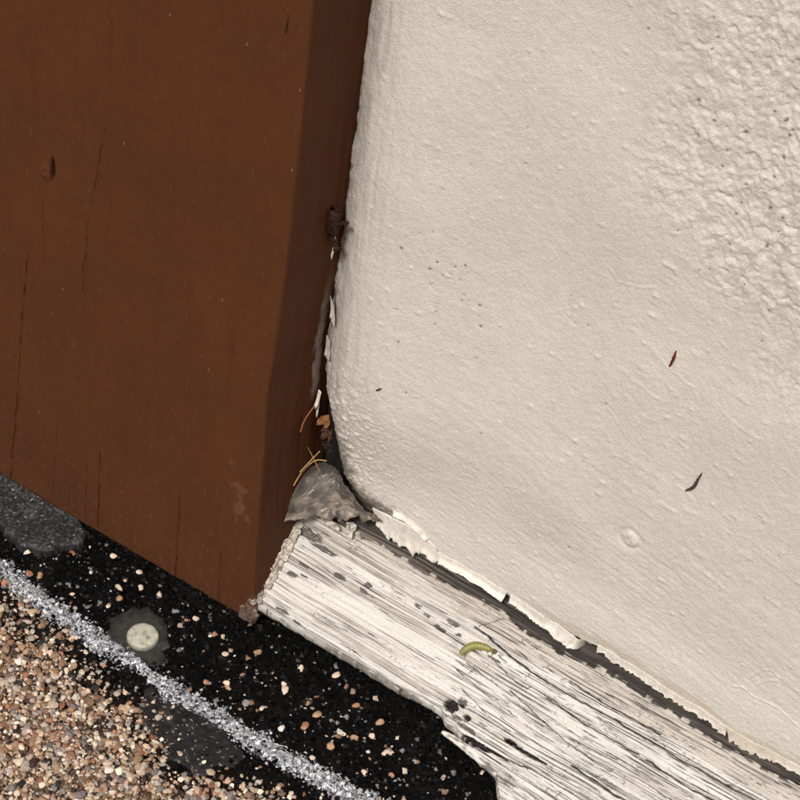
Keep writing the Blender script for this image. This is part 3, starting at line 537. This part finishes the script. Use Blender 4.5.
# ================================================================= BROWN POST
AR = np.array([(-20, 0.9), (6.5, 0.9), (60, -1.0), (85, -1.2), (114, -1.9), (129, -0.9), (167, 0.6), (222, 1.2), (274, 1.3), (2400, 0)])
s_front = np.concatenate([far(-118, -230, 8, 1)[::-1], np.linspace(-118, -1.0, 430)])
prof = [(s, -30.5) for s in s_front]+[(-1+1.0*math.sin(a), -30.5+1.0*(1-math.cos(a))) for a in np.linspace(0.15, math.pi/2, 9)]+[(0, yy) for yy in np.linspace(-29.2, 7, 90)]
prof = [(-230, 7)]+prof; prof = np.array(prof)
zs = np.concatenate([np.linspace(0, 1, 4)*0.9, np.linspace(1.2, 280, 340), far(280, 2300, 14)])
PX = np.broadcast_to(prof[:, 0][None], (len(zs), len(prof))); PY = np.broadcast_to(prof[:, 1][None], PX.shape); ZZ = np.broadcast_to(zs[:, None], PX.shape)
front = (PY < -30.4)
hole = np.zeros(PX.shape); hgt = 0.10*fbm(PX/14, ZZ/120, 3, 200)+0.028*fbm(PX/1.3, ZZ/40, 3, 201)+0.012*fbm(PX/2, ZZ/3, 2, 202)
CR = [([(-93.5, 118), (-96.2, 84.7), (-98.3, 49.2), (-102.1, 2)], .26, 1.0), ([(-64.6, 187), (-67.9, 164.3), (-70.3, 146.1), (-72.2, 114)], .22, .75), ([(-81.9, 44), (-83.6, 4)], .18, .6), ([(-64.0, 44), (-64.3, 3)], .26, 1.0), ([(-31.4, 46), (-31.7, 1)], .3, 1.0), ([(-69.3, 34), (-69.8, 2)], .2, .8), ([(-14.1, 28), (-14, 0)], .22, .8), ([(-15.3, 148), (-15.2, 96)], .14, .3), ([(-7, 261), (-7.2, 254)], .3, 1.0), ([(-76, 30), (-77, 2)], .15, .5), ([(-66, 175), (-67, 160)], .16, .5), ([(-50, 24), (-50.4, 1)], .12, .3), ([(-87, 152), (-87.8, 128)], .13, .45), ([(-61.5, 160), (-64, 140)], .14, .4), ([(-24, 200), (-25, 168)], .1, .2)]
for pts, wd, am in CR:
    wd *= 0.62; dd = segdist(PX+0.35*fbm(PX/30, ZZ/9, 3, 203), ZZ, pts); brk = am*(0.25+0.75*sm(-.3, .35, fbm(PX*0+3.3+pts[0][0], ZZ/6, 3, 204)))
    e = np.exp(-(dd/wd)**2)*front*np.clip(brk, 0, 1); hgt -= 0.9*e; hgt += 0.08*np.exp(-((dd-.6)/.4)**2)*front*am; hole = np.maximum(hole, e)
# painted-over nail with an open pocket beside it
rn = np.hypot(PX+86.6, (ZZ-157)*0.8); hgt += front*(0.75*np.exp(-(rn/1.9)**4)*(1+0.8*fbm(PX/1.2, ZZ/1.8, 2, 205))+0.3*np.exp(-((rn-2.3)/0.5)**2)*(PX > -87)); pk = np.maximum(np.exp(-(((PX+83.9)/0.75)**2+((ZZ-159.5)/4.5)**2)**2), 0)*front; hgt -= 1.6*pk; hole = np.maximum(hole, pk*0.9)
for k in range(130):
    cx, cz, rd = rng.uniform(-116, -2), rng.uniform(4, 270), rng.uniform(0.25, 0.7); hgt += front*np.exp(-((PX-cx)**2+((ZZ-cz)*0.6)**2)/rd**2)*rng.uniform(0.06, 0.28)
# old brush smear low on the corner
sme = sm(0.0, 0.5, fbm(PX/5, ZZ/7, 3, 206)+0.5-np.hypot((PX+9)/9, (ZZ-59)/14))*front; hgt += 0.25*sme
arx = np.interp(ZZ, AR[:, 0], AR[:, 1])*sm(-22, -1, PX)
bot = sm(6, 0, ZZ); zoff = 3.6-1.5*(0.35*fbm(PX/6, PX*0, 3, 207))*bot + 0.5*bot*sm(-60, -110, PX)
side_ = (PX > -0.5) & ~front
QX = PX+arx+np.where(side_, hgt*1.2+0.25*fbm(PY/5, ZZ/60, 3, 208), 0)
QY = PY-np.where(side_, 0, hgt)+sm(1.2, 0, ZZ)*1.0*front
c = np.full(PX.shape+(3,), 1.0)*np.array([0.090, 0.034, 0.0150])
c = c*(1+0.08*fbm(PX/30, ZZ/40, 3, 210)+0.03*fbm(PX/1.5, ZZ/50, 3, 211))[..., None]
c = mix(c, [0.070, 0.022, 0.010], sm(0.3, 0.8, fbm(PX/4+PY/4, ZZ/35, 3, 212))*0.15)
c = mix(c, [0.085, 0.028, 0.011], side_*(0.3+0.3*sm(-.2, .5, fbm(PY/4, ZZ/70, 3, 213))))                  # shaded side painted in: return slightly darker and redder
c = mix(c, [0.15, 0.075, 0.05], sme*0.55)
c = mix(c, [0.30, 0.24, 0.19], sm(6, 0, np.hypot(PX-1+1.5*fbm(PX/3, ZZ/3, 2, 214), (ZZ-4)*0.42))*0.5*(PX > -8))
c = mix(c, [0.012, 0.008, 0.006], np.clip(hole*1.15, 0, 1))
sp = perlin(PX/1.1, ZZ/1.1, 216); c = mix(c, [0.42, 0.34, 0.26], (sp > 0.93)*0.55); c = mix(c, [0.16, 0.085, 0.05], sm(.55, .75, fbm(PX/1.6, ZZ/4.5, 3, 219)-0.15+0.2*sm(60, 0, ZZ))*0.22)
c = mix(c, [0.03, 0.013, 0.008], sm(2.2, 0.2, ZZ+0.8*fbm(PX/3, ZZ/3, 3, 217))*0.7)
c = mix(c, [0.34, 0.30, 0.26], side_*sm(3.0, 0.5, np.abs(PY+2.5)+1.4*fbm(PY/3, ZZ/5, 3, 218))*sm(150, 118, ZZ)*sm(86, 96, ZZ)*0.75)        # cream paint smudged on the return
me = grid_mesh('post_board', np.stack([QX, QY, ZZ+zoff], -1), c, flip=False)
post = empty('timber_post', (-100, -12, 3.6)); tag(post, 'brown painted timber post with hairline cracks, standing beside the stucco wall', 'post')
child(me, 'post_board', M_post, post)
child(box_mesh('post_core', -229, -5, -28, 6.5, 5.5, 2290), 'post_core', M_plinth, post)
# grey dried drip at the post's lower corner
child(blob('paint_drip', [(-3.4, 0.6), (0, 0.2), (1.9, 2), (1.8, 9), (0.4, 14), (-1.2, 8), (-3.2, 4)], 0.3, None, lambda X, Y, t: mix(np.full(X.shape+(3,), 1.0)*np.array([0.17, 0.12, 0.095]), [0.10, 0.045, 0.028], sm(-.2, .5, fbm(X/2, Y/2, 3, 220))), z0=0.2, follow=0.0, jag=0.5, seed=221), 'paint_drip', M_seal, post)
dr = [o for o in post.children if o.name.startswith('paint_drip')][0]
dr.rotation_euler = (math.radians(90), 0, 0); dr.location = -post.location+Vector((-1.6*MM, -30.6*MM, 3.2*MM))

# ================================================================= SEALANT in the corner
A = np.array([(-0.9, 0.5, 55.5), (-0.9, -6, 55), (-0.9, -10.5, 52.5), (-0.8, -13.0, 46.5), (-0.4, -14.5, 42)]); B = np.array([(9.0, 1.0, 58.5), (12, 0.0, 57.5), (16.0, -1.2, 55.5), (22, -1.8, 52.5), (29, -2.2, 49.8)])
nr, ncl = 70, 80; t = np.linspace(0, 4, nr); ii = np.clip(t.astype(int), 0, 3); f = (t-ii)[:, None]
La = A[ii]*(1-f)+A[ii+1]*f; Lb = B[ii]*(1-f)+B[ii+1]*f
for _ in range(8): La[1:-1] = .25*La[:-2]+.5*La[1:-1]+.25*La[2:]; Lb[1:-1] = .25*Lb[:-2]+.5*Lb[1:-1]+.25*Lb[2:]
b_ = np.linspace(0, 1, ncl)[None, :, None]; Q = La[:, None]*(1-b_)+Lb[:, None]*b_
s1 = np.broadcast_to(np.linspace(0, 1, nr)[:, None], (nr, ncl)); s2 = np.broadcast_to(np.linspace(0, 1, ncl)[None], (nr, ncl))
sag = np.sin(np.pi*s2)*(0.6+0.4*s1); Q[..., 1] += 6.6*sag-1.6*sm(.85, 1, s1)*np.sin(np.pi*s2); Q[..., 2] -= 1.5*sag
nz = fbm(Q[..., 0]/5, Q[..., 2]/5, 4, 230); Q[..., 1] -= 0.9*nz; Q[..., 2] += 0.5*fbm(Q[..., 0]/2.2+9, Q[..., 2]/2.2, 3, 229)
end = sm(0.8, 1.0, s1); Q[..., 2] += end*(3.4*fbm(s2*3.5, s2*0, 4, 231)+1.2*perlin(s2*17, s1*3, 228)); Q[..., 1] -= end*1.4*perlin(s2*5, s1*2, 227)
c = np.full((nr, ncl, 3), 1.0)*np.array([0.135, 0.12, 0.105]); c = mix(c, [0.07, 0.06, 0.052], sm(-.2, .5, nz)*0.7); c = mix(c, [0.27, 0.225, 0.175], sm(-.3, .4, fbm(Q[..., 0]/3, Q[..., 2]/3, 3, 233))*sm(.35, .75, s1)*0.85); c = mix(c, [0.05, 0.042, 0.037], sm(.35, .0, s1)*0.6); c = mix(c, [0.045, 0.035, 0.03], sm(.14, .0, s2+.1*nz)*0.6); c = mix(c, [0.07, 0.055, 0.047], sm(.82, 1.0, s2)*0.7); 
se = link(grid_mesh('sealant_fillet', Q, c), 'sealant_fillet', M_seal); m = se.modifiers.new('thickness', 'SOLIDIFY'); m.thickness = 0.6*MM; m.offset = -1
for k, (fu, fv, fh, sa, sb) in enumerate([(10.5, 35.5, 4.2, 3.4, 1.3), (18, 37.2, 3.4, 2.0, 2.6)]):
    aa, bb = np.meshgrid(np.linspace(-1, 1, 16), np.linspace(-1, 1, 16)); uu = fu+aa*sa*(1-.3*np.abs(bb))+1.2*fbm(aa*.7, bb*.7, 2, 235+k); vv = fv+bb*sb*(1-.4*aa*aa)+1.2*fbm(aa*.7+4, bb*.7, 2, 238+k); hh = fh+1.3*bb+0.9*bb*bb-0.8*aa*aa+0.5*fbm(aa*2, bb*2, 2, 241+k)
    Cc = mix(np.full(uu.shape+(3,), 1.0)*np.array([0.60, 0.55, 0.47]), [0.24, 0.20, 0.165], sm(-.1, .5, fbm(uu/2, vv/2, 3, 244+k))*0.8)
    o = link(grid_mesh('torn_flap', np.stack([uu, -29.6+vv*CY-hh*CZ, 13.9+vv*CZ+hh*CY], -1), Cc), 'torn_flap', M_flake, se); m = o.modifiers.new('thickness', 'SOLIDIFY'); m.thickness = 0.3*MM
tag(se, 'torn grey brown sealant in the corner between post, wall and sill', 'sealant')

# ================================================================= SMALL FINDS
def bug_r(t): return 1.38*np.clip(np.sin(np.pi*np.clip(t*0.93+0.055, 0, 1)), 0, 1)**0.38*(1-0.05*np.abs(np.sin(t*np.pi*11))**6)*(1-0.25*sm(.8, 1, t))
cat = empty('caterpillar', on_sill(75, 23, 0)); tag(cat, 'small yellow green caterpillar curled on the white sill', 'caterpillar')
def bug_c(t, a):
    c = np.full(t.shape+(3,), 1.0)*np.array([0.25, 0.23, 0.062]); c = mix(c, [0.17, 0.175, 0.045], np.abs(np.sin(t*np.pi*11))**8*0.25); c = mix(c, [0.30, 0.29, 0.10], np.exp(-((a-np.pi/2)/0.35)**2)*0.5); c = mix(c, [0.20, 0.19, 0.09], sm(.3, .0, t)*.8); c = mix(c, [0.24, 0.17, 0.05], sm(.86, .93, t)); return c
tube('body', [on_sill(70.6, 19.4, 1.5), on_sill(71.3, 21.6, 1.55), on_sill(73.2, 24.0, 1.6), on_sill(76.2, 25.2, 1.6), on_sill(79.4, 25.6, 1.5)], bug_r, M_bug, cat, seg=20, sub=120, colfn=bug_c)
tube('head', [on_sill(79.1, 25.6, 1.4), on_sill(80.0, 25.6, 1.3), on_sill(80.7, 25.5, 1.1)], lambda t: 0.8*np.sqrt(np.clip(1-(t*1.9-0.9)**2, 0.01, 1)), M_bug, cat, seg=14, sub=14, col=(0.09, 0.075, 0.03))
for k in range(5):
    u0, v0 = [(71.4, 19.6), (72.4, 22.6), (75.0, 24.0), (77.3, 24.5), (79.0, 24.6)][k]
    tube('leg', [on_sill(u0+0.5, v0+0.3, 0.9), on_sill(u0+0.6, v0-0.3, 0.5), on_sill(u0+0.6, v0-0.5, 0.15)], 0.24, M_bug, cat, seg=6, sub=6, col=(0.22, 0.22, 0.06))
def thing_tube(name, pts, rad, colr, label, cat_, group=None, lump=0.0, sub=30, seg=8, seed=0):
    o = tube(name, pts, rad, M_dry, seg=seg, sub=sub, lump=lump, seed=seed); o.color = (*colr, 1); return tag(o, label, cat_, group)
yw = lambda x_, z_, e=0.25: (x_, float(wall_y(x_, z_))-e, z_)
taper = lambda r: (lambda t: r*np.clip(np.sin(np.pi*np.clip(t*0.94+0.03, 0, 1)), 0.05, 1)**0.5)
thing_tube('twig_splinter', [yw(111.4, 187.0), yw(111.2, 183.5, .5), yw(110.6, 180.0)], taper(0.42), (0.13, 0.025, 0.012), 'tiny red brown splinter stuck upright on the cream wall', 'splinter', lump=0.12)
thing_tube('seed_husk', [yw(125.2, 136.6), yw(127.0, 140.0, .6), yw(128.2, 146.4)], taper(0.5), (0.07, 0.06, 0.05), 'dark slanted seed husk stuck to the lower right stucco', 'seed husk', lump=0.3)
thing_tube('dark_sliver', [yw(22.2, 114.2), yw(24.0, 116.4, .4)], taper(0.3), (0.05, 0.04, 0.035), 'hair thin dark sliver on the wall near the post', 'sliver')
for k, (pts, rad, cc) in enumerate([([(0.4, -12.5, 59), (0.6, -8, 62), (2.5, -4, 65), (6, -2.4, 66)], .22, (0.42, 0.27, 0.10)), ([(0.5, -6, 72), (1.4, -4.2, 67), (4.4, -3.2, 60)], .2, (0.36, 0.22, 0.08)), ([(0.5, -9.5, 63), (1.8, -5, 66), (3.2, -2.6, 69)], .18, (0.46, 0.32, 0.14)), ([(0.4, -3.6, 91), (-0.0, -9, 88), (0.5, -12, 85)], .2, (0.34, 0.12, 0.05))]):
    thing_tube('dry_straw', pts, rad, cc, ['longest pale straw poking out of the gap above the sealant', 'straw stalk leaning down against the stucco edge', 'short pale straw crossing at the top of the sealant', 'reddish fibre curling over the brown post return'][k], 'straw', 'straws caught in the gap', sub=24, seg=6)
def scrap(name, cx, cy, cz, sz, colr, label, cat_, seed, group=None):
    aa, bb = np.meshgrid(np.linspace(-1, 1, 16), np.linspace(-1, 1, 16)); rr_ = 1-0.35*np.abs(perlin(aa*2, bb*2, seed)); m_ = np.sqrt(np.maximum(aa*aa+bb*bb, 1e-6)); k = np.maximum(np.abs(aa), np.abs(bb))/m_
    px_, pz_ = aa*k*sz[0]*rr_, bb*k*sz[1]*rr_
    py_ = -sz[2]*(0.9*fbm(aa*1.3, bb*1.3, 3, seed+1)+0.6*aa*aa-0.4*bb)
    o = link(grid_mesh(name, np.stack([cx+px_, cy+py_, cz+pz_], -1)), name, M_dry); o.color = (*colr, 1)
    m = o.modifiers.new('thickness', 'SOLIDIFY'); m.thickness = 0.3*MM; return tag(o, label, cat_, group)
scrap('leaf_scrap', 2.8, -1.0, 82.0, (2.2, 1.8, 1.8), (0.22, 0.095, 0.035), 'orange brown leaf scrap at the top of the dark gap', 'leaf scrap', 240, 'dry scraps in the gap')
scrap('leaf_scrap', 3.6, 0.6, 75.5, (2.2, 2.6, 1.6), (0.07, 0.03, 0.018), 'dark brown leaf scrap in the middle of the gap', 'leaf scrap', 244, 'dry scraps in the gap')
scrap('leaf_scrap', 4.0, 1.2, 69.0, (2.0, 2.2, 1.2), (0.02, 0.015, 0.013), 'blackish leaf scrap lowest in the gap above the sealant', 'leaf scrap', 248, 'dry scraps in the gap')
hk = empty('dead_bud', (1, -7.5, 175)); tag(hk, 'shrivelled dark brown bud wedged between post and wall', 'bud')
for k, (pts, rad) in enumerate([([(0.8, -7.2, 182), (1.2, -6.4, 177), (1.0, -5.6, 170)], taper(2.1)), ([(1.2, -6.2, 178), (3.0, -5.4, 176), (5.6, -5.2, 177.5)], taper(.7)), ([(1.0, -5.6, 170), (1.6, -5.2, 167), (3.2, -5.0, 165)], taper(.8))]):
    o = tube(['bud_body', 'bract', 'bract'][k], pts, rad, M_dry, hk, seg=10, sub=26, lump=0.7, seed=250+k); o.location += Vector((0.8*MM, -1.8*MM, 0)); o.color = (0.035, 0.014, 0.009, 1)
